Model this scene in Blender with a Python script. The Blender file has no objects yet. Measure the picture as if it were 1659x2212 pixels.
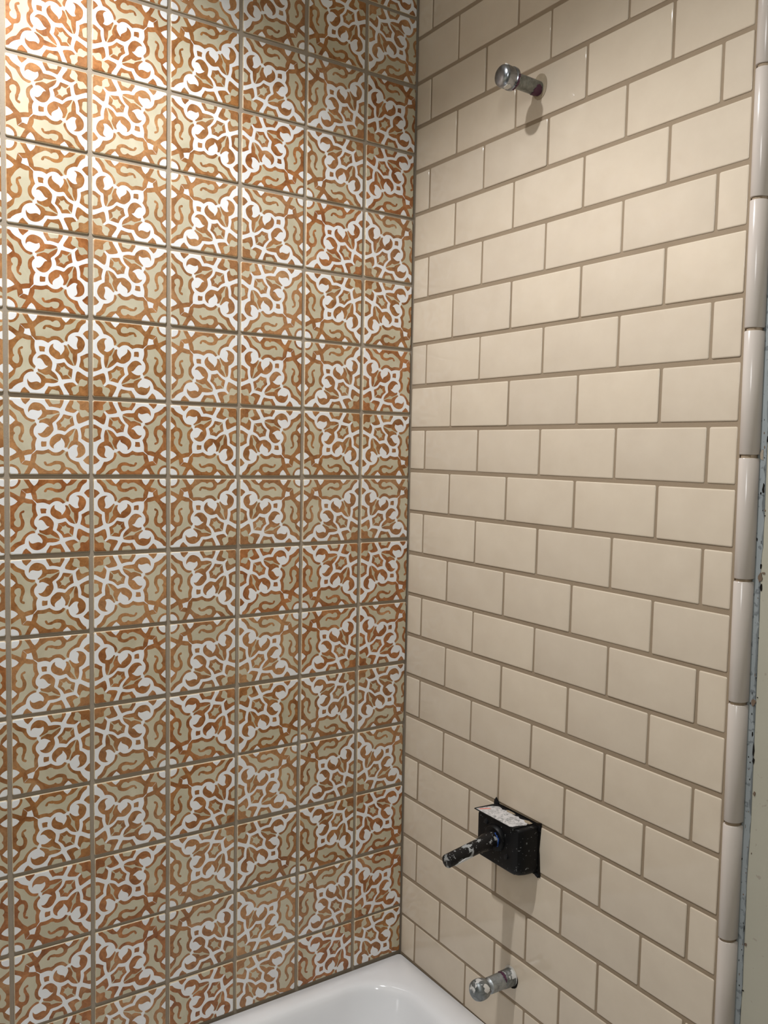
import bpy, bmesh, math, random
from mathutils import Vector, Matrix
from mathutils.geometry import delaunay_2d_cdt

scene = bpy.context.scene
C = scene.collection
ZO = 2.23                                                # height above the floor of the survey origin in the corner

# ---------------------------------------------------------------- camera
cd = bpy.data.cameras.new('camera'); cam = bpy.data.objects.new('camera', cd); C.objects.link(cam)
cd.sensor_fit = 'VERTICAL'; cd.sensor_height = 36.0; cd.lens = 36.0*1891.16/2212.0; cd.clip_start = .02
R0, D0, F0 = Vector((0.828590, -0.559568, 0.017403)), Vector((-0.021379, -0.062689, -0.997804)), Vector((0.559430, 0.826399, -0.063907))      # right, down, forward
cam.matrix_world = Matrix(((R0.x, -D0.x, -F0.x, -0.97871), (R0.y, -D0.y, -F0.y, -1.36013), (R0.z, -D0.z, -F0.z, (-0.76847)+ZO), (0, 0, 0, 1)))
scene.camera = cam

# ---------------------------------------------------------------- light and exposure
w = bpy.data.worlds.new('world'); scene.world = w; w.use_nodes = True
w.node_tree.nodes['Background'].inputs[0].default_value = (.9, .95, 1.0, 1)
w.node_tree.nodes['Background'].inputs[1].default_value = 0.02
vs_ = scene.view_settings
vs_.view_transform = 'Standard'; vs_.look = 'None'; vs_.gamma = 1.0; vs_.use_curve_mapping = False
vs_.exposure = 0.45
scene.cycles.use_denoising = True
CEIL = ZO + .275
def spot(name, loc, target, energy, col, size_deg, blend, radius):
    l = bpy.data.lights.new(name, 'SPOT'); l.energy = energy; l.color = col
    l.spot_size = math.radians(size_deg); l.spot_blend = blend; l.shadow_soft_size = radius
    o = bpy.data.objects.new(name, l); C.objects.link(o); o.location = loc
    o.rotation_euler = (Vector(target)-Vector(loc)).to_track_quat('-Z', 'Y').to_euler(); return o
spot('tub_downlight_beam', (-.82, -.475, CEIL-.01), (-.82, -.475, 0), 51.0, (.97, .98, 1.0), 136, .52, .022)
def area(name, loc, target, energy, col, sx, sy):
    l = bpy.data.lights.new(name, 'AREA'); l.shape = 'RECTANGLE'; l.size = sx; l.size_y = sy; l.energy = energy; l.color = col
    o = bpy.data.objects.new(name, l); C.objects.link(o); o.location = loc
    o.rotation_euler = (Vector(target)-Vector(loc)).to_track_quat('-Z', 'Y').to_euler(); return o
area('vanity_beam', (-1.44, -1.75, 2.02), (0, -.6, 1.2), 4.0, (.97, .985, 1.0), .10, .50)

# ---------------------------------------------------------------- helpers
def link(name, me, parent=None, mats=()):
    for m in mats: me.materials.append(m)
    o = bpy.data.objects.new(name, me); C.objects.link(o)
    if parent: o.parent = parent
    return o
def empty(name, loc):
    o = bpy.data.objects.new(name, None); C.objects.link(o); o.location = loc; o.empty_display_size = .05; return o
def tag(o, label=None, cat=None, group=None, kind=None):
    if label: o['label'] = label
    if cat: o['category'] = cat
    if group: o['group'] = group
    if kind: o['kind'] = kind
    return o
def from_bm(name, bm, smooth=False):
    bmesh.ops.recalc_face_normals(bm, faces=bm.faces)
    me = bpy.data.meshes.new(name); bm.to_mesh(me); bm.free()
    if smooth:
        for p in me.polygons: p.use_smooth = True
    return me
def box_me(name, lo, hi):
    bm = bmesh.new(); bmesh.ops.create_cube(bm, size=1)
    for v in bm.verts: v.co = Vector([lo[i] + (v.co[i]+.5)*(hi[i]-lo[i]) for i in range(3)])
    return from_bm(name, bm)
def loft(name, rings, cap0=True, cap1=True, smooth=True, mat_of=None):
    bm = bmesh.new(); R = [[bm.verts.new(p) for p in r] for r in rings]; n = len(rings[0])
    for k in range(len(R)-1):
        for i in range(n):
            f = bm.faces.new((R[k][i], R[k][(i+1) % n], R[k+1][(i+1) % n], R[k+1][i]))
            if mat_of: f.material_index = mat_of(k, i)
    if cap0: bm.faces.new(R[0][::-1])
    if cap1: bm.faces.new(R[-1])
    return from_bm(name, bm, smooth)
def sharp(me, deg=40):
    me.set_sharp_from_angle(angle=math.radians(deg)); return me

# survey frame of the right wall: u along it from the corner, z height, n out into the room
A_, SL = -0.0086, -0.0073
EU = Vector((math.sin(A_), -math.cos(A_), SL)); EN = Vector((-math.cos(A_), -math.sin(A_), 0))
def WP(u, z, n=0.0): return EU*u + Vector((0, 0, z+ZO)) + EN*n
EH = Vector((EU.x, EU.y, 0)).normalized()
WALLM = Matrix(((EH.x, 0, EN.x, 0), (EH.y, 0, EN.y, 0), (0, 1, 0, ZO), (0, 0, 0, 1)))    # level frame: local x = u, y = z, z = n
TU = EU.normalized(); TV = EN.cross(TU).normalized()
TILTM = Matrix(((TU.x, TV.x, EN.x, 0), (TU.y, TV.y, EN.y, 0), (TU.z, TV.z, EN.z, 0), (0, 0, 0, 1)))  # the courses run slightly downhill

# ---------------------------------------------------------------- materials
def mat(name):
    m = bpy.data.materials.new(name); m.use_nodes = True
    nt = m.node_tree; b = nt.nodes['Principled BSDF']; return m, nt, b
def N(nt, typ, **kw):
    n = nt.nodes.new(typ)
    for k, v in kw.items():
        if k.startswith('i_'): n.inputs[k[2:].replace('_', ' ')].default_value = v
        else: setattr(n, k, v)
    return n
def coords(nt, per_object=True):
    tc = N(nt, 'ShaderNodeTexCoord')
    if not per_object: return tc.outputs['Object']
    oi = N(nt, 'ShaderNodeObjectInfo'); ml = N(nt, 'ShaderNodeMath', operation='MULTIPLY'); ml.inputs[1].default_value = 37.0
    nt.links.new(oi.outputs['Random'], ml.inputs[0])
    ad = N(nt, 'ShaderNodeVectorMath', operation='ADD'); nt.links.new(tc.outputs['Object'], ad.inputs[0]); nt.links.new(ml.outputs[0], ad.inputs[1])
    return ad.outputs[0]
def noise(nt, co, scale, detail=3.0, rough=.55, dist=0.0):
    n = N(nt, 'ShaderNodeTexNoise'); n.inputs['Scale'].default_value = scale; n.inputs['Detail'].default_value = detail
    n.inputs['Roughness'].default_value = rough; n.inputs['Distortion'].default_value = dist
    nt.links.new(co, n.inputs['Vector']); return n.outputs['Fac']
def ramp(nt, fac, stops):
    r = N(nt, 'ShaderNodeValToRGB'); e = r.color_ramp.elements
    while len(e) < len(stops): e.new(.5)
    for k, (p, c) in enumerate(stops): e[k].position = p; e[k].color = (*c, 1) if len(c) == 3 else c
    nt.links.new(fac, r.inputs[0]); return r.outputs[0]
def mixc(nt, fac, a, b, mode='MIX'):
    m = N(nt, 'ShaderNodeMix', data_type='RGBA', blend_type=mode)
    for s, v in ((0, fac), (6, a), (7, b)):
        if hasattr(v, 'is_linked') or hasattr(v, 'links'): nt.links.new(v, m.inputs[s])
        else: m.inputs[s].default_value = v if s == 0 else (*v, 1)
    return m.outputs[2]
def bump(nt, b, h, strength, dist=.001):
    n = N(nt, 'ShaderNodeBump'); n.inputs['Strength'].default_value = strength; n.inputs['Distance'].default_value = dist
    nt.links.new(h, n.inputs['Height']); nt.links.new(n.outputs[0], b.inputs['Normal'])

def glaze(name, lo, hi, scale, rough, fade=None, fadeamt=0.0, per_tile=.12, streaks=False):
    m, nt, b = mat(name); co = coords(nt)
    c = ramp(nt, noise(nt, co, scale, 4, .6, .8), [(.30, lo), (.68, hi)])
    if fade:                                             # thin washes of pigment, and tiles painted with a paler mix
        f2 = ramp(nt, noise(nt, co, 24, 2, .5, .3), [(.58, (0, 0, 0)), (.80, (fadeamt,)*3)])
        c = mixc(nt, f2, c, fade)
        oi = N(nt, 'ShaderNodeObjectInfo')
        f3 = ramp(nt, oi.outputs['Random'], [(.55, (0, 0, 0)), (1.0, (per_tile,)*3)])
        c = mixc(nt, f3, c, fade)
        if streaks:
            f4 = noise(nt, co, 130, 2, .6, 1.5); c = mixc(nt, .55, c, ramp(nt, f4, [(.30, (.66, .64, .62)), (.62, (1.16, 1.16, 1.16))]), 'MULTIPLY')   # brush streaks
            c = mixc(nt, 1.0, c, ramp(nt, oi.outputs['Random'], [(0, (1, 1, 1)), (.22, (1.05, .96, .90)), (.45, (1.0, 1.05, .98)), (.7, (.92, .94, .97)), (1, (1.06, 1.03, .95))]), 'MULTIPLY')
    nt.links.new(c, b.inputs['Base Color']); b.inputs['Roughness'].default_value = rough
    bump(nt, b, noise(nt, co, 22, 2), .25, .0015)
    return m
M_white = glaze('white_glaze', (.76, .755, .75), (.82, .82, .82), 14, .30)
M_terra = glaze('terracotta_paint', (.215, .074, .020), (.420, .185, .064), 42, .32, (.56, .36, .19), .55, .30, True)
M_sage = glaze('sage_cream_paint', (.47, .418, .290), (.575, .522, .382), 18, .32, (.66, .60, .46), .5, .30)
M_edge = glaze('worn_tile_edge', (.50, .37, .22), (.72, .62, .46), 60, .45)

def grout_mat(name, a, bb):
    m, nt, b = mat(name); co = coords(nt, False)
    c = mixc(nt, noise(nt, co, 11, 4), a, bb); nt.links.new(c, b.inputs['Base Color']); b.inputs['Roughness'].default_value = .9
    bump(nt, b, noise(nt, co, 600, 3), .5, .0006); return m
M_grout = grout_mat('taupe_grout', (.275, .224, .166), (.36, .304, .238))
M_grout2 = grout_mat('brown_taupe_grout', (.255, .190, .125), (.325, .25, .172))
m, nt, b = mat('cream_glaze'); M_cream = m; co = coords(nt)
c = ramp(nt, noise(nt, co, 22, 4, .6), [(.25, (.585, .495, .39)), (.7, (.625, .535, .425))])
oi = N(nt, 'ShaderNodeObjectInfo'); t = ramp(nt, oi.outputs['Random'], [(0, (.955, .955, .955)), (1, (1.03, 1.03, 1.02))])
nt.links.new(mixc(nt, 1.0, c, t, 'MULTIPLY'), b.inputs['Base Color']); b.inputs['Roughness'].default_value = .085
b.inputs['Specular IOR Level'].default_value = .45
bump(nt, b, noise(nt, co, 9, 1), .12, .002)
m, nt, b = mat('bullnose_glaze'); M_bull = m; co = coords(nt)
nt.links.new(ramp(nt, noise(nt, co, 10, 2), [(.3, (.56, .495, .445)), (.7, (.60, .535, .48))]), b.inputs['Base Color']); b.inputs['Roughness'].default_value = .2
m, nt, b = mat('tub_enamel'); M_tub = m; co = coords(nt, False)
nt.links.new(ramp(nt, noise(nt, co, 5, 3), [(.3, (.79, .795, .81)), (.7, (.84, .84, .85))]), b.inputs['Base Color']); b.inputs['Roughness'].default_value = .10
bump(nt, b, noise(nt, co, 30, 2), .03, .002)
def paint(name, a, bb, rough=.55, speck=None, th=.70):
    m, nt, b = mat(name); co = coords(nt, False)
    c = mixc(nt, noise(nt, co, 4, 4), a, bb)
    if speck:
        f = ramp(nt, noise(nt, co, 130, 2, .5), [(th, (0, 0, 0)), (th+.06, (.7, .7, .7))]); c = mixc(nt, f, c, speck)
    nt.links.new(c, b.inputs['Base Color']); b.inputs['Roughness'].default_value = rough
    bump(nt, b, noise(nt, co, 180, 3), .18, .0006); return m
M_paint = paint('greenish_cream_wall_paint', (.37, .35, .28), (.44, .42, .34), .5, (.30, .26, .21))
M_blue = paint('blue_grey_old_paint', (.20, .225, .235), (.315, .335, .335), .6, (.10, .11, .12), .60)
M_ceil = paint('ceiling_white', (.78, .78, .76), (.82, .82, .80))
M_room = paint('room_wall_paint', (.42, .42, .35), (.48, .48, .40))
M_floor = paint('floor_grey', (.22, .21, .20), (.30, .29, .27))
def metal(name, a, bb, rough, scale, metallic=1.0, patch=None, th=.62):
    m, nt, b = mat(name); co = coords(nt)
    c = ramp(nt, noise(nt, co, scale, 4, .65, .5), [(.32, a), (.68, bb)])
    if patch:
        f = ramp(nt, noise(nt, co, scale*.55, 3, .5), [(th, (0, 0, 0)), (th+.02, (1, 1, 1))])
        c = mixc(nt, f, c, patch); ml = N(nt, 'ShaderNodeMath', operation='SUBTRACT'); ml.inputs[0].default_value = metallic
        nt.links.new(f, ml.inputs[1]); ml.use_clamp = True; nt.links.new(ml.outputs[0], b.inputs['Metallic'])
    else: b.inputs['Metallic'].default_value = metallic
    nt.links.new(c, b.inputs['Base Color']); b.inputs['Roughness'].default_value = rough
    bump(nt, b, noise(nt, co, scale*2, 3), .25, .0006); return m
M_galv = metal('galvanised_steel', (.17, .18, .165), (.34, .355, .335), .48, 130, .75)
M_galv2 = metal('dull_zinc', (.25, .27, .275), (.46, .48, .49), .45, 110, .7)
M_chrome = metal('tarnished_chrome', (.20, .215, .24), (.42, .44, .47), .24, 60, 1.0)
M_knob = metal('plaster_smeared_zinc', (.10, .11, .11), (.33, .35, .35), .42, 75, .7, (.60, .59, .57), .60)
def plain(name, c, rough, spec=.5):
    m, nt, b = mat(name); co = coords(nt)
    nt.links.new(mixc(nt, noise(nt, co, 90, 3), tuple(x*.75 for x in c), tuple(x*1.2 for x in c)), b.inputs['Base Color'])
    b.inputs['Roughness'].default_value = rough; b.inputs['Specular IOR Level'].default_value = spec; return m
M_purple = plain('purple_primer', (.085, .022, .055), .45)
M_black = plain('torn_black_plastic', (.008, .008, .009), .6, .25)
M_hole = plain('dark_hole', (.012, .010, .008), .9, .1)
M_blueplastic = plain('blue_plastic', (.03, .09, .34), .4)
M_plaster = plain('white_plaster', (.66, .63, .58), .8)
M_tan = plain('tan_thinset', (.37, .30, .21), .85, .2)
M_darktan = plain('brown_smear', (.17, .12, .085), .85, .2)
def flecked(name, base, fleck, scale, th, rough):
    m, nt, b = mat(name); co = coords(nt, False)
    f = ramp(nt, noise(nt, co, scale, 4, .6, .6), [(th, (0, 0, 0)), (th+.025, (1, 1, 1))])
    f2 = ramp(nt, noise(nt, co, scale*4, 2), [(.66, (0, 0, 0)), (.69, (.8, .8, .8))])
    c = mixc(nt, f, base, fleck); c = mixc(nt, f2, c, tuple(x*.8 for x in fleck))
    nt.links.new(c, b.inputs['Base Color'])
    nt.links.new(ramp(nt, f, [(0, (rough,)*3), (1, (.85,)*3)]), b.inputs['Roughness']); b.inputs['Specular IOR Level'].default_value = .22
    return m
M_guard = flecked('plaster_flecked_black_plastic', (.0035, .0035, .004), (.20, .21, .21), 55, .69, .45)
M_stem = flecked('plaster_flecked_stem', (.010, .009, .009), (.33, .335, .33), 62, .575, .35)
m, nt, b = mat('smeared_white_label'); M_label = m; co = coords(nt, False)
c = ramp(nt, noise(nt, co, 120, 4, .65, 1.0), [(.36, (.26, .26, .255)), (.50, (.55, .535, .525)), (.62, (.68, .65, .64))])
c = mixc(nt, ramp(nt, noise(nt, co, 260, 2), [(.66, (0, 0, 0)), (.70, (1, 1, 1))]), c, (.10, .10, .10))
nt.links.new(c, b.inputs['Base Color']); b.inputs['Roughness'].default_value = .6
M_red = plain('pale_red_ink', (.72, .25, .20), .6)

# ---------------------------------------------------------------- painted tile pattern
# hand-traced outlines of half the ornament; (quadrant, points); mirrored on the tile diagonal
QO = {1: (0.0, 0.0), 2: (1474.7, 0.0), 3: (0.0, 1566.8), 4: (1474.7, 1566.8)}
CTL, CTR, CBL, CBR = (60, 108), (3068, 195), (85, 3146), (3082, 3112)

def q2uv(q, x, y):
    X, Y = x + QO[q][0], y + QO[q][1]
    u = v = 0.5
    for _ in range(8):                                  # inverse bilinear by Newton
        bx = (1-u)*(1-v)*CTL[0] + u*(1-v)*CTR[0] + (1-u)*v*CBL[0] + u*v*CBR[0] - X
        by = (1-u)*(1-v)*CTL[1] + u*(1-v)*CTR[1] + (1-u)*v*CBL[1] + u*v*CBR[1] - Y
        xu = (1-v)*(CTR[0]-CTL[0]) + v*(CBR[0]-CBL[0]); xv = (1-u)*(CBL[0]-CTL[0]) + u*(CBR[0]-CTR[0])
        yu = (1-v)*(CTR[1]-CTL[1]) + v*(CBR[1]-CBL[1]); yv = (1-u)*(CBL[1]-CTL[1]) + u*(CBR[1]-CTR[1])
        d = xu*yv - xv*yu
        u -= (bx*yv - by*xv)/d; v -= (by*xu - bx*yu)/d
    return (u, v)

def P(*runs):
    out = []
    for q, pts in runs:
        out += [q2uv(q, pts[i], pts[i+1]) for i in range(0, len(pts), 2)]
    return out
def mir(p): return [(v, u) for u, v in p]
WHITE, TERRA, SAGE = 0, 1, 2

medal = P((3, [165,1490, 240,1440, 310,1370, 370,1290, 410,1210, 440,1130, 470,1072, 560,1065, 660,1035, 740,990, 800,940, 845,880, 870,810, 885,740, 890,685, 905,655, 955,662, 1010,635, 1050,610, 1110,590, 1150,625, 1210,675, 1280,700, 1370,708, 1450,695, 1520,660, 1580,615]),
          (4, [165,570, 240,600, 330,630, 430,645, 540,635, 620,625, 655,640, 700,690, 760,740, 808,775, 820,850, 840,930, 870,1045, 930,1033, 1000,1015, 1070,1020, 1120,1070, 1170,1113]))
tipm = P((4, [1222, 1158]))
MEDAL = [(-.02, 1.02), (.02, 1.02)] + medal + tipm + mir(medal)[::-1] + [(1.02, .02), (1.02, -.02), (-.02, -.02)]

cornerh = P((1, [95,865, 140,898, 260,968, 380,1036, 455,1062, 490,1040, 520,970, 545,850, 556,740, 548,690, 500,620, 448,566]))
CORNER = [(-.02, -.02), (-.02, cornerh[0][1])] + cornerh + P((1, [468, 512])) + mir(cornerh)[::-1] + [(cornerh[0][1], -.02)]
petal = P((1, [60,590, 110,545, 150,500, 205,458, 260,470, 330,478, 385,465, 425,470, 458,520, 440,570, 410,600, 395,690, 365,740, 310,775, 250,760, 190,720, 60,700]))
hexo = P((1, [20,1075, 95,1075, 200,1120, 330,1188, 408,1246, 390,1330, 365,1450, 355,1540]), (3, [355,10, 366,105, 250,170, 125,248, 20,262]))
hexc = P((1, [20,1232, 75,1232, 180,1242, 215,1290, 215,1370, 240,1450, 250,1540, 180,1600, 75,1655, 20,1660]))
starh = P((1, [690,800, 680,900, 665,1000, 645,1120, 652,1140, 780,1200, 860,1260, 940,1350, 985,1405, 1030,1410, 1090,1380, 1180,1365, 1272,1355]))
STARO = P((1, [700, 752])) + starh + P((1, [1318, 1345])) + mir(starh)[::-1]
starc = P((1, [775,865, 812,890, 832,930, 828,1000, 790,1100, 860,1118, 930,1160, 962,1205, 1000,1260, 1055,1212, 1120,1200, 1150,1222, 1270,1345]))
STARC = P((1, [680, 770, 690, 795])) + starc + P((1, [1340, 1375])) + mir(starc)[::-1] + mir(P((1, [690, 795])))
flower = P((1, [565,1285, 540,1300, 510,1370, 490,1460, 485,1560]),
  (3, [490,90, 490,150, 480,215, 420,240, 340,290, 270,370, 220,460, 195,560, 195,640, 215,720, 270,800, 340,860, 420,900, 500,915, 560,912, 608,892, 540,870, 500,820, 480,760, 490,700, 520,600, 530,540, 520,480, 478,408, 520,388, 580,372, 650,388, 720,438, 790,500, 850,568, 885,555, 930,482, 960,510, 1010,516, 1030,490, 1008,430, 1005,370, 1014,320, 1045,250, 1095,170, 1155,112, 1165,190, 1230,250, 1330,310, 1400,370, 1440,430, 1442,490, 1430,552, 1500,518, 1560,450, 1595,380, 1605,290, 1590,210, 1550,130, 1480,60, 1400,5]),
  (1, [1330,1525, 1240,1510, 1130,1530, 1050,1555, 1012,1557, 970,1520, 900,1430, 820,1360, 720,1300, 620,1268]))
leaf = P((3, [575,-290, 640,-130, 668,20, 672,140, 690,205, 735,215, 785,290, 835,400, 885,545, 935,500, 885,400, 845,310, 812,240, 822,150, 846,80, 790,15, 735,-60, 675,-160, 610,-300]))
SQUARE = P((4, [290,212, 480,215, 498,255, 515,390, 490,415, 310,418, 275,385, 295,300]))
tri = P((3, [60,800, 130,850, 175,900, 285,1010, 250,1070, 175,1140, 60,1180]))
band = P((3, [60,1500, 60,1640, 280,1640, 350,1568, 440,1490, 500,1420, 550,1310, 580,1220, 650,1180, 750,1120, 840,1050, 910,970, 960,880, 1000,780, 985,720, 945,672, 900,655, 850,780, 700,940, 450,1040, 380,1190, 200,1380]))
scroll = P((3, [1012,630, 1050,690, 1100,750, 1170,810, 1250,845, 1350,856, 1450,845, 1550,810]),
  (4, [80,780, 170,746, 235,738, 290,775, 400,795, 520,790, 618,780, 634,800, 630,880, 645,960, 670,1040, 690,1100, 640,1160, 560,1240, 480,1310, 370,1370, 270,1430, 200,1455, 80,1442]),
  (3, [1520,1430, 1480,1390, 1440,1395, 1400,1440, 1330,1460, 1260,1450, 1210,1400, 1170,1330, 1170,1260, 1210,1210, 1290,1195, 1380,1200, 1460,1220, 1540,1255]),
  (4, [60,1265, 180,1265, 270,1250, 330,1190, 365,1110, 345,1078, 310,1070, 262,1090, 250,1140, 230,1175, 150,1155, 60,1120]),
  (3, [1540,1140, 1450,1080, 1350,1055, 1250,1060, 1160,1080, 1080,1125, 1030,1180, 1010,1250, 985,1310, 900,1330, 800,1350, 720,1390, 650,1450, 590,1510, 530,1575, 500,1650]),
  (4, [1180,1640, 1115,1548, 1060,1450, 1010,1370, 960,1290, 938,1232, 1050,1210, 1140,1192, 1210,1172, 1150,1060, 1060,980, 900,850, 850,720, 700,640, 400,590, 165,540]),
  (3, [1450,650, 1200,620, 1110,575, 1050,600]))
wt1 = P((3, [740,1640, 790,1565, 870,1470, 945,1400, 1010,1460, 1110,1560, 1150,1640]))
wt2 = P((4, [540,1640, 570,1560, 620,1450, 680,1370, 745,1325, 800,1380, 850,1450, 910,1555, 940,1640]))
def arc(r, n=10): return [(1-r*math.cos(t*math.pi/2/n), 1-r*math.sin(t*math.pi/2/n)) for t in range(n+1)]
RING = [(1.02, 1.02), (1-.125, 1.02)] + arc(.125) + [(1.02, 1-.125)]
DISC = [(1.02, 1.02), (1-.092, 1.02)] + arc(.092) + [(1.02, 1-.092)]
LAYERS = []                                              # painter's order
def lay(c, p, both=True):
    LAYERS.append((c, p))
    if both: LAYERS.append((c, mir(p)))
lay(TERRA, band); lay(TERRA, scroll); lay(WHITE, wt1); lay(WHITE, wt2); lay(TERRA, RING, False); lay(WHITE, DISC, False)
lay(WHITE, MEDAL, False); lay(TERRA, CORNER, False); lay(SAGE, petal); lay(TERRA, hexo); lay(SAGE, hexc)
lay(TERRA, STARO, False); lay(SAGE, STARC, False); lay(TERRA, flower); lay(SAGE, leaf); lay(TERRA, SQUARE, False); lay(TERRA, tri)

def soften(p):                                            # round the gentle bends, keep the sharp tips
    out = []; n = len(p)
    for i in range(n):
        a, b, c = p[i-1], p[i], p[(i+1) % n]
        v1, v2 = (b[0]-a[0], b[1]-a[1]), (c[0]-b[0], c[1]-b[1])
        t = abs(math.atan2(v1[0]*v2[1]-v1[1]*v2[0], v1[0]*v2[0]+v1[1]*v2[1]))
        if .12 < t < .95: out += [(b[0]-v1[0]*.25, b[1]-v1[1]*.25), (b[0]+v2[0]*.25, b[1]+v2[1]*.25)]
        else: out.append(b)
    return out

def inside(p, bb, x, y):
    if x < bb[0] or x > bb[2] or y < bb[1] or y > bb[3]: return False
    r = False; j = len(p)-1
    for i in range(len(p)):
        xi, yi = p[i]; xj, yj = p[j]
        if (yi > y) != (yj > y) and x < (xj-xi)*(y-yi)/(yj-yi)+xi: r = not r
        j = i
    return r
def bbox(p): return (min(a for a, _ in p), min(b for _, b in p), max(a for a, _ in p), max(b for _, b in p))

TS, RISE, BV = 0.1160, 0.0030, 0.0014                    # tile size, height over the grout, width of the soft edge
def tile_mesh(name, seed, mats, u1=1.0, v1=1.0):
    """One handmade tile: its painted face cut along every brush outline, then a soft worn edge."""
    rnd = random.Random(seed)
    ph = [rnd.uniform(0, 6.28) for _ in range(8)]; am = .0035
    def wob(p):                                          # each tile painted by hand: outlines wander a little
        return [(u + am*(math.sin(7*v+ph[0])+.6*math.sin(19*u+11*v+ph[1])+.35*math.sin(47*v-31*u+ph[2])),
                 v + am*(math.sin(7*u+ph[3])+.6*math.sin(17*v+13*u+ph[4])+.35*math.sin(43*u+29*v+ph[5]))) for u, v in p]
    lays = [(c, wob(soften(p))) for c, p in LAYERS]
    lays = [(c, p, bbox(p)) for c, p in lays]
    rc = .022; dom = []
    for cx, cy, a0 in ((u1-rc, v1-rc, 0), (rc, v1-rc, 90), (rc, rc, 180), (u1-rc, rc, 270)):
        for k in range(4):
            t = math.radians(a0+30*k); dom.append((cx+rc*math.cos(t), cy+rc*math.sin(t)))
    dbb = bbox(dom)
    V, E = [], []
    def addloop(p):
        s = len(V); V.extend(Vector(q) for q in p); n = len(p)
        E.extend((s+i, s+(i+1) % n) for i in range(n))
    addloop(dom)
    for c, p, b in lays: addloop(p)
    vs, es, fs, *_ = delaunay_2d_cdt(V, E, [], 0, 1e-5)
    faces, mi = [], []
    for f in fs:
        x = sum(vs[i][0] for i in f)/len(f); y = sum(vs[i][1] for i in f)/len(f)
        if not inside(dom, dbb, x, y): continue
        col = SAGE
        for c, p, b in lays:
            if inside(p, b, x, y): col = c
        faces.append(f); mi.append(col)
    used = sorted({i for f in faces for i in f}); mp = {o: n for n, o in enumerate(used)}
    cx, cy = u1/2, v1/2
    co = [((vs[i][0]-cx)*TS, -(vs[i][1]-cy)*TS, RISE) for i in used]
    faces = [tuple(mp[i] for i in f) for f in faces]
    cnt = {}
    for f, m in zip(faces, mi):
        for a, b in zip(f, f[1:]+f[:1]):
            k = (min(a, b), max(a, b)); cnt[k] = None if k in cnt else (a, b, m)
    rim = [t for t in cnt.values() if t]
    sx, sy = u1*TS, v1*TS
    ring = {}
    def rv(i, d, z):
        k = (i, z)
        if k not in ring:
            x, y, _ = co[i]
            ring[k] = len(co); co.append((x*(1+2*d/sx), y*(1+2*d/sy), z))
        return ring[k]
    for a, b, m in rim:
        a1, b1 = rv(a, BV*.7, RISE-.0004), rv(b, BV*.7, RISE-.0004)
        a2, b2 = rv(a, BV*1.2, RISE-.0012), rv(b, BV*1.2, RISE-.0012)
        a3, b3 = rv(a, BV*1.3, 0.0), rv(b, BV*1.3, 0.0)
        faces += [(b, a, a1, b1), (b1, a1, a2, b2), (b2, a2, a3, b3)]; mi += [m, 3, 3]
    me = bpy.data.meshes.new(name)
    me.from_pydata(co, [], faces)
    for m in mats: me.materials.append(m)
    me.polygons.foreach_set('material_index', mi)
    bm = bmesh.new(); bm.from_mesh(me); bmesh.ops.recalc_face_normals(bm, faces=bm.faces)
    up = sum(f.normal.z for f in bm.faces)
    if up < 0: bmesh.ops.reverse_faces(bm, faces=bm.faces)
    bm.to_mesh(me); bm.free()
    return me

# ---------------------------------------------------------------- room shell
YB, XB = -2.45, -1.56
tag(link('floor', box_me('floor', (XB, YB, -.05), (.13, .03, 0)), None, [M_floor]), kind='structure')
tag(link('ceiling', box_me('ceiling', (XB, YB, CEIL), (.13, .03, CEIL+.05)), None, [M_ceil]), kind='structure')
tag(link('wall_rear', box_me('wall_rear', (XB, YB-.05, 0), (.13, YB, CEIL)), None, [M_room]), kind='structure')
tag(link('wall_opposite', box_me('wall_opposite', (XB-.05, YB, 0), (XB, .03, CEIL)), None, [M_room]), kind='structure')
wall_left = tag(link('wall_left', box_me('wall_left', (XB, RISE, 0), (.012, .12, CEIL)), None, [M_grout]), kind='structure')
wall_right = link('wall_right', box_me('wall_right', (-.003, -2.23, -.125), (2.45, CEIL-ZO, -.0115)), None, [M_paint])
wall_right.matrix_world = WALLM; tag(wall_right, kind='structure')
bed = link('grout_bed', box_me('grout_bed', (-.0015, -1.752, -.0115), (.7055, CEIL-ZO, -.0015)), wall_right, [M_grout2])

# ---------------------------------------------------------------- patterned wall
COLS = [0.0] + [0.1120, 0.2336, 0.3553, 0.4773, 0.5993, 0.7204]
while len(COLS) < 13: COLS.append(COLS[-1]+.1215)
ROWS = [-0.0837, -0.2057, -0.3255, -0.4468, -0.5684, -0.6894, -0.8086, -0.9269, -1.0460, -1.1657, -1.2861, -1.4071, -1.5286, -1.6511]                                          # joints 0..13, heights
rowz = {i: z for i, z in enumerate(ROWS)}
for i in (-1, -2, -3, -4): rowz[i] = rowz[i+1] + .1215
RIM = -1.7475
TM = [M_white, M_terra, M_sage, M_edge]
full = [tile_mesh('patterned_tile', 11+k, TM) for k in range(6)]
G = .0057                                                # half a joint is G/2 beyond the tile
rnd = random.Random(5)
us0 = (COLS[1]-.003 - G/2 - .0006)/TS                    # the cut pieces in the corner and on the rim
v13 = (rowz[13] - RIM - G/2 - .0035)/TS
cutc = [tile_mesh('patterned_tile', 40+k, TM, us0-.024, 1.0) for k in range(3)]
cutc_b = [tile_mesh('patterned_tile', 50+k, TM, 1.0, us0-.024) for k in range(3)]
cutr = [tile_mesh('patterned_tile', 60+k, TM, 1.0, v13-.024) for k in range(2)]
cutr_b = [tile_mesh('patterned_tile', 70+k, TM, v13-.024, 1.0) for k in range(2)]
cutcr = tile_mesh('patterned_tile', 80, TM, us0-.024, v13-.024)
RX = Matrix.Rotation(math.pi/2, 4, 'X')
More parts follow.
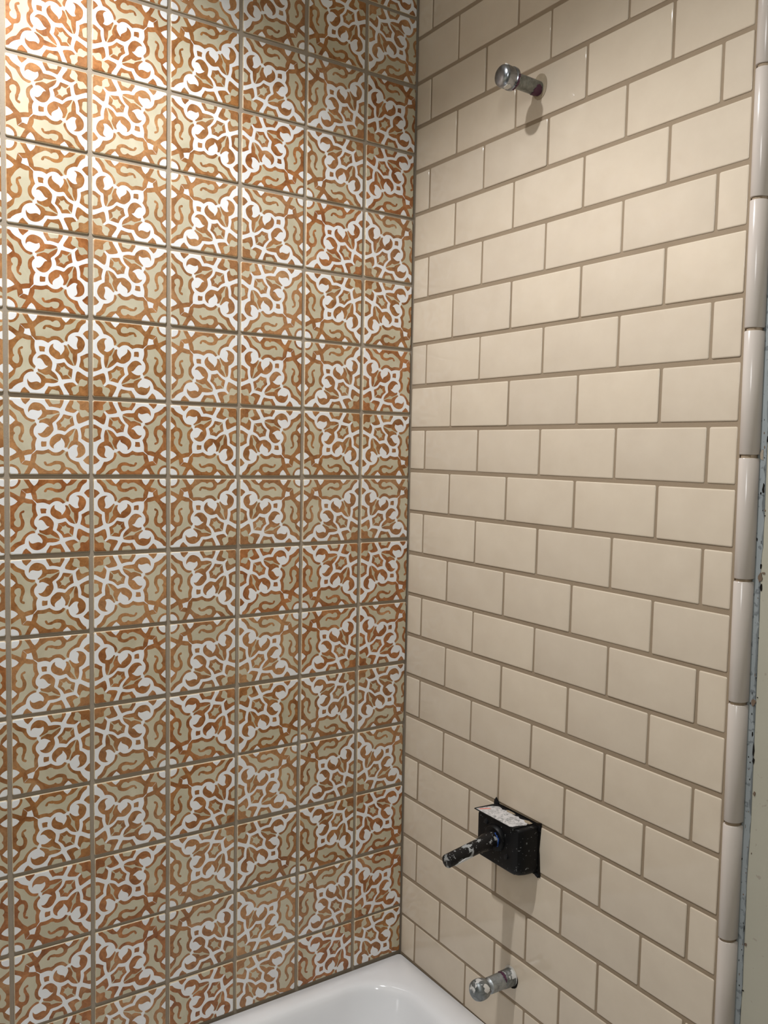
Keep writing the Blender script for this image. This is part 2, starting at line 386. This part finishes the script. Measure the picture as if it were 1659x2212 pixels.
for c in range(0, 12):
    for r in range(-4, 14):
        x0, x1 = -COLS[c+1], -COLS[c]
        z1, z0 = rowz[r], (rowz[r+1] if r < 13 else RIM+.0035-G/2)
        if r == -4: z1 = min(z1, CEIL-ZO)
        if c == 0: x1 = -.003+G/2-.0006+.0006
        left, top = (c+1) % 2 == 1, r % 2 == 1           # where the medallion centre lies
        ang = {(True, True): 0, (False, True): -90, (False, False): 180, (True, False): 90}[(left, top)]
        swap = ang in (90, -90)
        if c == 0 and r == 13: me = cutcr
        elif c == 0: me = (cutc_b if swap else cutc)[rnd.randrange(3)]
        elif r == 13: me = (cutr_b if swap else cutr)[rnd.randrange(2)]
        else: me = full[rnd.randrange(6)]
        o = link('tile', me, wall_left)
        W, H = x1-x0-G, z1-z0-G
        W *= rnd.uniform(.990, 1.004); H *= rnd.uniform(.990, 1.004)
        xs = [v.co.x for v in me.vertices]; ys = [v.co.y for v in me.vertices]
        sx, sy = max(xs)-min(xs), max(ys)-min(ys)
        s = (H/sx, W/sy) if swap else (W/sx, H/sy)
        j = lambda a: rnd.uniform(-a, a)
        tilt = Matrix.Rotation(j(.0040), 4, 'X') @ Matrix.Rotation(j(.0040), 4, 'Z')
        spin = Matrix.Rotation(math.radians(ang)+j(.006), 4, 'Z')
        o.matrix_world = Matrix.Translation(((x0+x1)/2+j(.0006), RISE+.0002-rnd.uniform(0, .0008), (z0+z1)/2+ZO+j(.0007))) @ tilt @ RX @ spin @ Matrix.Diagonal((s[0], s[1], 1, 1))

# ---------------------------------------------------------------- subway wall
def subway_mesh(name, W, H, T=.0015, e=.0022, rc=.0022):
    """Glazed tile with a soft pressed edge."""
    def ring(d, z):
        r = max(rc-d, .0004); out = []
        for sx, sy, a0 in ((1, 1, 0), (-1, 1, 90), (-1, -1, 180), (1, -1, 270)):
            for k in range(3):
                t = math.radians(a0+45*k); out.append((sx*(W/2-d-r)+r*math.cos(t), sy*(H/2-d-r)+r*math.sin(t), z))
        return out
    me = loft(name, [ring(0, 0), ring(0, T-.0012), ring(e*.25, T-.0005), ring(e*.6, T-.00015), ring(e, T)], True, True, True)
    return me
RR = [0.0027, -0.0783, -0.1583, -0.2392, -0.3177, -0.3979, -0.4764, -0.5583, -0.6369, -0.7164, -0.7949, -0.8734, -0.9528, -1.0322, -1.1104, -1.1894, -1.2681, -1.3486, -1.4288, -1.5083, -1.5893, -1.6695, -1.7459]
lines = {i: z for i, z in enumerate(RR)}
for i in (-1, -2, -3, -4): lines[i] = lines[i+1] + .0794
P_, W1, UE = 0.1533, 0.1218, .7038
meshes = {}
rnd = random.Random(9)
for l in range(-4, 22):
    zt, zb = lines[l], lines[l+1]
    if l == -4: zt = min(zt, CEIL-ZO-.001)
    if l == 21: zb = -1.7495
    js = [W1+k*P_ for k in range(4)] if (l+1) % 2 else [W1-P_/2+k*P_ for k in range(5)]
    js = [0.0] + [q+rnd.uniform(-.0007, .0007) for q in js] + [UE]
    for a, bb in zip(js, js[1:]):
        gl, gr = (.0020 if a > 0 else .0010), .0021
        W, H = bb-a-gl-gr, zt-zb-(.0066 if l != 21 else .0045)
        key = (round(W, 3), round(H, 3))
        if key not in meshes:
            meshes[key] = subway_mesh('subway_tile', W, H); meshes[key].materials.append(M_cream)
        o = link('tile', meshes[key], wall_right)
        j = lambda s: rnd.uniform(-s, s)
        o.matrix_world = Matrix.Translation(WP((a+gl+bb-gr)/2, (zt+zb)/2+j(.0004), -.0015+j(.0003))) @ TILTM @ Matrix.Rotation(j(.0022), 4, 'X') @ Matrix.Rotation(j(.0016), 4, 'Y') @ Matrix.Rotation(j(.0015), 4, 'Z')

# ---------------------------------------------------------------- rounded end trim of the tiled wall
PROF = [(.7062, -.0112), (.7062, .0002), (.7068, .0022), (.7090, .0050), (.7125, .0066), (.7165, .0064), (.7205, .0044), (.7238, .0010), (.7258, -.0035), (.7264, -.0080), (.7264, -.0112)]
def prof(inset):
    cx, cy = .7165, -.003
    return [(cx+(u-cx)*(1-inset/.010), cy+(n-cy)*(1-inset/.010) if n > -.011 else n) for u, n in PROF]
def extr(name, levels):
    return loft(name, [[(u, z, n) for u, n in prof(i)] for z, i in levels], True, True, True)
trim = link('trim_1', extr('trim_1', [(-2.23, .0022), (CEIL-ZO, .0022)]), None, [M_grout2]); trim.matrix_world = WALLM; tag(trim, kind='structure')
bl = sharp(extr('trim_tile', [(-.1507, .0008), (-.1498, 0), (-.0009, 0), (0, .0008)]), 50); bl.materials.append(M_bull)
JZ = [.168, .0140, -.1405, -.2948, -.4507, -.6067, -.7610, -.9145, -1.0692, -1.2230, -1.3752, -1.5295, -1.684, -1.838, -1.993, -2.147]
for k, (z, zn) in enumerate(zip(JZ, JZ[1:])):
    o = link('tile', bl, trim); g1 = (.0024, .0016, .0020)[k % 3]
    o.matrix_world = WALLM @ Matrix.Translation((.7062, z-g1, rnd.uniform(-.0002, .0002))) @ Matrix.Rotation(rnd.uniform(-.003, .003), 4, 'Z') @ Matrix.Translation((-.7062, 0, 0)) @ Matrix.Diagonal((1, (z-zn-g1-.0018)/.1507, 1, 1))

# old paint left bare beside the trim, with gouges and grout smears
def flat(name, pts, h, m, parent, n0):
    bm = bmesh.new(); lo = [bm.verts.new((u, z, n0)) for u, z in pts]; hi = [bm.verts.new((u, z, n0+h)) for u, z in pts]
    k = len(pts)
    for i in range(k): bm.faces.new((lo[i], lo[(i+1) % k], hi[(i+1) % k], hi[i]))
    bm.faces.new(hi); bm.faces.new(lo[::-1])
    bmesh.ops.triangulate(bm, faces=[f for f in bm.faces if len(f.verts) > 4])
    return link(name, from_bm(name, bm), parent, [m])
rg = random.Random(21)
edge = []; z = -1.80; off = 0
while z < .28:
    off = off*.72 + rg.uniform(-.0012, .0010)
    base =   .7346 if z < -.60 else (  .7346 - (z+.60)*.030 if z < -.28 else .7256)
    edge.append((max(base+off, .7250), z)); z += rg.uniform(.0015, .0045)
flat('bare_strip', [(.7180, -1.80)] + edge + [(.7180, .28)], .0005, M_blue, wall_right, -.0115)
def blob(cu, cz, ru, rz, seed, n=11):
    g = random.Random(seed); return [(cu+ru*math.cos(6.283*i/n)*g.uniform(.55, 1.25), cz+rz*math.sin(6.283*i/n)*g.uniform(.6, 1.2)) for i in range(n)]
for k, (u, z, a, bb) in enumerate([(.7337, -.800, .0022, .0085), (.7347, -.8958, .0016, .0040), (.7366, -.9213, .0022, .0055), (.7281, -.8633, .0010, .0035), (.7363, -.7399, .0015, .0050),
        (.7337, -1.1058, .0014, .0038), (.7362, -1.1262, .0014, .0110), (.7368, -1.1390, .0017, .0045), (.7323, -1.1421, .0010, .0012), (.7327, -1.1638, .0009, .0013), (.7343, -1.3553, .0006, .0060), (.7362, -1.4358, .0020, .0009), (.7350, -.6800, .0010, .0040)]):
    flat('gouge', blob(u, z, a*.72, bb*.85, 100+k), .0009, M_hole, wall_right, -.0115)
gs = random.Random(77)
for k in range(46):
    flat('gouge', blob(gs.gauss(.7330, .0026), gs.uniform(-1.45, -.62), gs.uniform(.0003, .0009), gs.uniform(.0005, .0022), 300+k, 7), .0008, M_hole if k % 3 else M_darktan, wall_right, -.0115)
for k, (u, z, a, bb) in enumerate([(.7330, -1.0660, .0040, .0050), (.7300, -.7600, .0030, .0070), (.7345, -.9100, .0030, .0060), (.7400, -1.180, .0016, .0030), (.7390, -.9035, .0020, .0014), (.7375, -1.375, .0012, .0020)]):
    flat('grout_smear', blob(u, z, a, bb, 200+k, 13), .0011, M_darktan if k != 1 else M_grout, wall_right, -.0115)

# ---------------------------------------------------------------- bathtub
def rrect(x0, x1, y0, y1, r, z, n=14):
    out = []
    for cx, cy, a0 in ((x1-r, y1-r, 0), (x0+r, y1-r, 90), (x0+r, y0+r, 180), (x1-r, y0+r, 270)):
        for k in range(n):
            t = math.radians(a0+90*k/(n-1)); out.append((cx+r*math.cos(t), cy+r*math.sin(t), z))
    return out
ZR = ZO + RIM
TX0, TX1, TY0, TY1 = -1.535, -.0015, -.765, -.0010
IX0, IX1, IY0, IY1 = -1.46, -.057, -.700, -.043
rings = [rrect(TX0, TX1, TY0, TY1, .004, .002), rrect(TX0, TX1, TY0, TY1, .004, ZR-.012), rrect(TX0+.002, TX1-.0006, TY0+.002, TY1-.0006, .006, ZR-.003), rrect(TX0+.006, TX1-.003, TY0+.006, TY1-.003, .008, ZR)]
for d, dz, r in ((-.012, .0005, .105), (-.004, -.0006, .100), (.002, -.004, .096), (.006, -.010, .094), (.009, -.020, .092), (.020, -.070, .090), (.045, -.180, .090), (.075, -.290, .095), (.095, -.340, .100), (.125, -.368, .100), (.190, -.378, .090)):
    e = 3.0 if d > .01 else 1.0                          # the far end of the tub slopes
    rings.append(rrect(IX0+d*e, IX1-d, IY0+d*.8, IY1-d*.8, r, ZR+dz))
tub = empty('bathtub', (-.75, -.38, 0))
tag(tub, 'white enamelled bathtub set into the tiled corner', 'bathtub')
me = sharp(loft('tub_shell', rings, True, True, True), 50); o = link('tub_shell', me, tub, [M_tub]); o.location = (.75, .38, 0)
# drain and overflow, low in the basin
def lathe(name, prof, axis_o, axis_d, m, parent, seg=28, hexk=None, smooth=True, ang=35):
    d = Vector(axis_d).normalized(); a = d.orthogonal().normalized() if abs(d.z) > .9 else d.cross(Vector((0, 0, 1))).normalized(); b2 = a.cross(d).normalized()
    rings = []
    for h, r in prof:
        rings.append([Vector(axis_o)+d*h+(a*math.cos(6.28318*i/seg)+b2*math.sin(6.28318*i/seg))*r for i in range(seg)])
    me = loft(name, rings, True, True, smooth)
    if smooth: sharp(me, ang)
    o = link(name, me, parent, [m]); return o
def rel(o, parent):                                      # vertices were given in world space
    o.matrix_parent_inverse = parent.matrix_world.inverted(); return o
bpy.context.view_layer.update()
rel(lathe('drain_ring', [(0, .033), (.003, .033), (.004, .028), (.001, .020)], (-.36, -.37, ZR-.378), (0, 0, 1), M_chrome, tub), tub)

# ---------------------------------------------------------------- shower arm stub
AX = EN
def thing(name, u, z, label, cat):
    t = empty(name, WP(u, z)); tag(t, label, cat); bpy.context.view_layer.update(); return t
sh = thing('pipe_stub', .3290, -.1912, 'steel pipe stub with chrome cap, the upper one near the top of the cream tiles', 'pipe')
b0 = WP(.3275, -.1918)
def disc_pts(cu, cz, ru, rz, n, seed, a=.06):
    g = random.Random(seed); return [(cu+ru*math.cos(6.283*i/n)*g.uniform(1-a, 1+a), cz+rz*math.sin(6.283*i/n)*g.uniform(1-a, 1+a)) for i in range(n)]
def wflat(name, pts, h, m, parent, n0):
    bm = bmesh.new(); lo = [bm.verts.new(WP(u, z, n0)) for u, z in pts]; hi = [bm.verts.new(WP(u, z, n0+h)) for u, z in pts]; k = len(pts)
    for i in range(k): bm.faces.new((lo[i], lo[(i+1) % k], hi[(i+1) % k], hi[i]))
    bm.faces.new(hi); bm.faces.new(lo[::-1]); bmesh.ops.triangulate(bm, faces=[f for f in bm.faces if len(f.verts) > 4])
    return rel(link(name, from_bm(name, bm), parent, [m]), parent)
wflat('wall_collar', disc_pts(.3305, -.1895, .0160, .0195, 20, 3, .03), .0005, M_tan, sh, .0004)
pd = (WP(.3322, -.1925, .083)-b0).normalized()
rel(lathe('pipe', [(.0010, .0110), (.012, .0110), (.0125, .0112), (.056, .0112)], b0, pd, M_galv, sh), sh)
def sleeve(name, o0, d, r, a0, a1, h0, h1, m, parent, seed, n=14):
    """a ragged smear of primer lying on the pipe"""
    g = random.Random(seed); d = Vector(d).normalized(); a = d.cross(Vector((0, 0, 1))).normalized(); b2 = a.cross(d).normalized()
    bm = bmesh.new(); rows = []
    for k in range(n+1):
        t = math.radians(a0+(a1-a0)*k/n); f = math.sin(math.pi*k/n)**.5
        lo = h0+(h1-h0)*.45*(1-f)+g.uniform(0, .002); hi = h1-(h1-h0)*.45*(1-f)-g.uniform(0, .003)
        e = a*math.cos(t)+b2*math.sin(t)
        rows.append([bm.verts.new(Vector(o0)+d*h+e*rr) for h, rr in ((lo, r-.0006), (lo, r+.0006), (hi, r+.0008), (hi, r-.0006))])
    for p, q in zip(rows, rows[1:]):
        for i in range(3): bm.faces.new((p[i], p[i+1], q[i+1], q[i]))
    bm.faces.new(rows[0]); bm.faces.new(rows[-1][::-1])
    return rel(link(name, from_bm(name, bm, False), parent, [m]), parent)
sleeve('primer_smear', b0, pd,   .0112, -185, -55, .0010, .019, M_purple, sh, 4)
cap = rel(lathe('cap', [(.0545, .0120), (.0545, .0150), (.0570, .0172), (.0615, .0172), (.0625, .0162), (.0650, .0166), (.0760, .0168), (.0795, .0156), (.0818, .0130), (.0832, .0085), (.0838, .0030)], b0, pd, M_chrome, sh), sh)
sleeve('primer_smear', b0, pd, .0174, 175, 260, .0568, .0620, M_purple, sh, 8)
sleeve('plaster_crumb', b0, pd, .0168, -125, -85, .066, .079, M_plaster, sh, 12, 8)
sleeve('plaster_crumb', b0, pd, .0166, 95, 130, .070, .079, M_plaster, sh, 13, 6)

# ---------------------------------------------------------------- tub spout stub
sp = thing('pipe_stub', .3200, -1.6295, 'grey zinc pipe stub with round knob cap, the lower one just above the tub', 'pipe')
b1 = WP(.3200, -1.6295); pd1 = (WP(.3242, -1.6258, .0725)-b1).normalized()
wflat('dark_gap', disc_pts(.3222, -1.6305, .0160, .0165, 18, 7, .08), .0003, M_hole, sp, .0003)
wflat('wall_collar', disc_pts(.3200, -1.6270, .0158, .0168, 20, 5, .04), .0004, M_plaster, sp, .0006)
rel(lathe('fitting', [(.0014, .0146), (.0150, .0143), (.0200, .0138), (.0215, .0130)], b1, pd1, M_knob, sp), sp)
rel(lathe('pipe', [(.0210, .0120), (.0222, .0133), (.0510, .0128), (.0530, .0112), (.0570, .0100), (.0600, .0100)], b1, pd1, M_galv2, sp), sp)
sleeve('primer_smear', b1, pd1, .0136, 60, 165, .0195, .0270, M_purple, sp, 6)
sleeve('primer_smear', b1, pd1, .0104, -175, -40, .0530, .0590, M_purple, sp, 9)
kp = [(.0580, .0090), (.0586, .0125)] + [(.0586+.0130-.0130*math.cos(t*math.pi/2/5), .0125+.0043*math.sin(t*math.pi/2/5)) for t in range(1, 6)] + [(.0762, .0164), (.0805, .0148), (.0838, .0114), (.0858, .0066), (.0864, .0020)]
rel(lathe('cap', kp, b1, pd1, M_knob, sp, 32), sp)
sleeve('plaster_crumb', b1, pd1, .0169, 125, 175, .0630, .0765, M_plaster, sp, 15, 9)

# ---------------------------------------------------------------- mixing valve in its plaster guard
va = thing('mixing_valve', .3235, -1.389, 'black mixing valve with long stem, its plaster guard box spattered white', 'valve')
U0, U1, Z0, Z1 = .2735, .3770, -1.4285, -1.3490
g = random.Random(31)
op = []
for (ua, za), (ub, zb), k in (((U0, Z1), (U1, Z1), 16), ((U1, Z1), (U1, Z0), 12), ((U1, Z0), (U0, Z0), 14), ((U0, Z0), (U0, Z1), 10)):
    for i in range(k):
        t = i/k; u, z = ua+(ub-ua)*t, za+(zb-za)*t; d = g.uniform(.0008, .0026)
        if i == 0: d = .0052
        du = -1 if u < U0+.012 else (1 if u > U1-.012 else 0); dz = 1 if z > Z1-.012 else (-1 if z < Z0+.012 else 0)
        op.append((u+du*d, z+dz*d))
wflat('rough_opening', op, .0004, M_hole, va, .0004)
for k, pts in enumerate([[(.2700, -1.3440), (.2740, -1.3385), (.2765, -1.3440), (.2810, -1.3460), (.2790, -1.3500), (.2690, -1.3510)], [(.3770, -1.3490), (.3805, -1.3515), (.3796, -1.3545), (.3812, -1.3580), (.3775, -1.3575)], [(.3755, -1.4270), (.3800, -1.4310), (.3785, -1.4318), (.3792, -1.4340), (.3740, -1.4330), (.3690, -1.4300)]]):
    wflat('torn_film', pts, .0018, M_black, va, .0008)
def rr2(u0, u1, z0, z1, rs, n, k=6):
    out = []
    for cu, cz, r, a0 in ((u1, z1, rs[0], 0), (u0, z1, rs[1], 90), (u0, z0, rs[2], 180), (u1, z0, rs[3], 270)):
        su, sz = (1 if cu == u1 else -1), (1 if cz == z1 else -1)
        for i in range(k):
            t = math.radians(a0+90*i/(k-1)); out.append(WP(cu-su*r+r*math.cos(t), cz-sz*r+r*math.sin(t), n))
    return out
rs = (.0035, .002, .004, .010)
def gr(n, di, dr=0): return rr2(U0+di*.5, U1-di-dr, Z0+di*.7, Z1-.0018-di*.15, tuple(r+di*.6 for r in rs), n)
gm = sharp(loft('guard_box', [gr(.0012, 0), gr(.016, 0), gr(.026, .0006), gr(.034, .0016, .001), gr(.0395, .0034, .003), gr(.0420, .0058, .0065), gr(.0428, .0085, .011)], True, True, True), 30)
rel(link('guard_box', gm, va, [M_guard]), va)
# the lid plate on top of the guard and its smeared label
def plate(name, pts, z0, z1, m):
    bm = bmesh.new(); lo = [bm.verts.new(WP(u, z0, n)) for u, n in pts]; hi = [bm.verts.new(WP(u, z1, n)) for u, n in pts]; k = len(pts)
    for i in range(k): bm.faces.new((lo[i], lo[(i+1) % k], hi[(i+1) % k], hi[i]))
    bm.faces.new(hi); bm.faces.new(lo[::-1]); bmesh.ops.triangulate(bm, faces=[f for f in bm.faces if len(f.verts) > 4])
    return rel(link(name, from_bm(name, bm), va, [m]), va)
plate('top_plate', [(.2735, .0015), (.3660, .0015), (.3640, .0440), (.2700, .0460), (.2690, .0440)], Z1-.0016, Z1-.0004, M_black)
lb = [(.2725, .0445), (.2790, .0140)]
lb += [(.2790+.004*i+g.uniform(-.0006, .0006), .0080+.0030*math.sin(i*1.7)*.5+g.uniform(-.001, .001)) for i in range(1, 19)]
lb += [(.3560, .0100), (.3620, .0120), (.3655, .0180), (.3600, .0290), (.3590, .0400), (.3550, .0438)]
plate('label', lb, Z1-.0004, Z1-.0001, M_label)
plate('label_mark', [(.2755, .0415), (.2800, .0405), (.2870, .0235), (.2825, .0245)], Z1-.0001, Z1+.0001, M_red)
plate('tan_smear', [(.3040, .0060), (.3100, .0090), (.3190, .0085), (.3260, .0050), (.3200, .0030), (.3080, .0032)], Z1-.0004, Z1+.0002, M_tan)
plate('tan_smear', [(.3480, .0070), (.3560, .0120), (.3650, .0110), (.3660, .0050), (.3560, .0035)], Z1-.0004, Z1+.0002, M_tan)
s0 = WP(.3222, -1.3800, .0428); s1 = WP(.3302, -1.3906, .1500); sd = (s1-s0).normalized(); SLn = (s1-s0).length
rel(lathe('stem_collar', [(.0, .0220), (.004, .0215), (.0065, .0195), (.0070, .0130)], WP(.3222, -1.3800, .0426), sd, M_guard, va, 26), va)
sleeve('blue_ring', s0, sd, .0138, 115, 215, .0062, .0108, M_blueplastic, va, 40, 12)
rel(lathe('stem', [(.0060, .0132), (.0080, .0134), (.0240, .0136), (.0310, .0122), (.0400, .0110), (SLn-.0016, .0105), (SLn-.0004, .0100), (SLn, .0088)], s0, sd, M_stem, va, 28), va)
sleeve('plaster_crumb', s0, sd, .0107, -170, -95, .058, .098, M_stem, va, 19, 8).data.materials.clear()
va.children[-1].data.materials.append(plain('grey_plaster', (.27, .275, .27), .8))
# screw ears beside the collar
for du, dz in ((.026, -.022), (-.024, .018)):
    rel(lathe('screw', [(.0, .0042), (.0024, .0040), (.0030, .0030)], WP(.3222+du, -1.3800+dz, .0427), EN, M_black, va, 14), va)
def tabm():
    bm = bmesh.new(); pts = [(.3360, -1.4270), (.3560, -1.4270), (.3530, -1.4330), (.3500, -1.4350), (.3460, -1.4330), (.3400, -1.4310)]
    lo = [bm.verts.new(WP(u, z, .016)) for u, z in pts]; hi = [bm.verts.new(WP(u, z, .027)) for u, z in pts]; k = len(pts)
    for i in range(k): bm.faces.new((lo[i], lo[(i+1) % k], hi[(i+1) % k], hi[i]))
    bm.faces.new(hi); bm.faces.new(lo[::-1]); return from_bm('lower_tab', bm)
rel(link('lower_tab', tabm(), va, [plain('brown_black_plastic', (.02, .013, .008), .6)]), va)

# ---------------------------------------------------------------- lamps of the room (above and behind the photographer)
m, nt, b = mat('lit_lens'); M_lens = m; b.inputs['Emission Color'].default_value = (1, .96, .9, 1); b.inputs['Emission Strength'].default_value = 3.0
dl = empty('ceiling_downlight', (-.82, -.475, CEIL)); tag(dl, 'round recessed downlight in the ceiling over the bathtub', 'lamp'); bpy.context.view_layer.update()
rel(lathe('trim_ring', [(0, .075), (.003, .074), (.004, .066), (.0005, .058)], (-.82, -.475, CEIL-.0002), (0, 0, -1), M_ceil, dl, 36), dl)
rel(lathe('lens', [(0, .055), (.0008, .054)], (-.82, -.475, CEIL-.0012), (0, 0, -1), M_lens, dl, 36), dl)
vl = empty('vanity_lamp', (XB, -1.75, 2.02)); tag(vl, 'white bar lamp over the vanity on the plain wall', 'lamp'); bpy.context.view_layer.update()
rel(link('back_plate', box_me('back_plate', (XB, -2.02, 1.96), (XB+.03, -1.48, 2.08)), vl, [M_chrome]), vl)
rel(link('diffuser', box_me('diffuser', (XB+.03, -2.00, 1.975), (XB+.10, -1.50, 2.065)), vl, [M_lens]), vl)
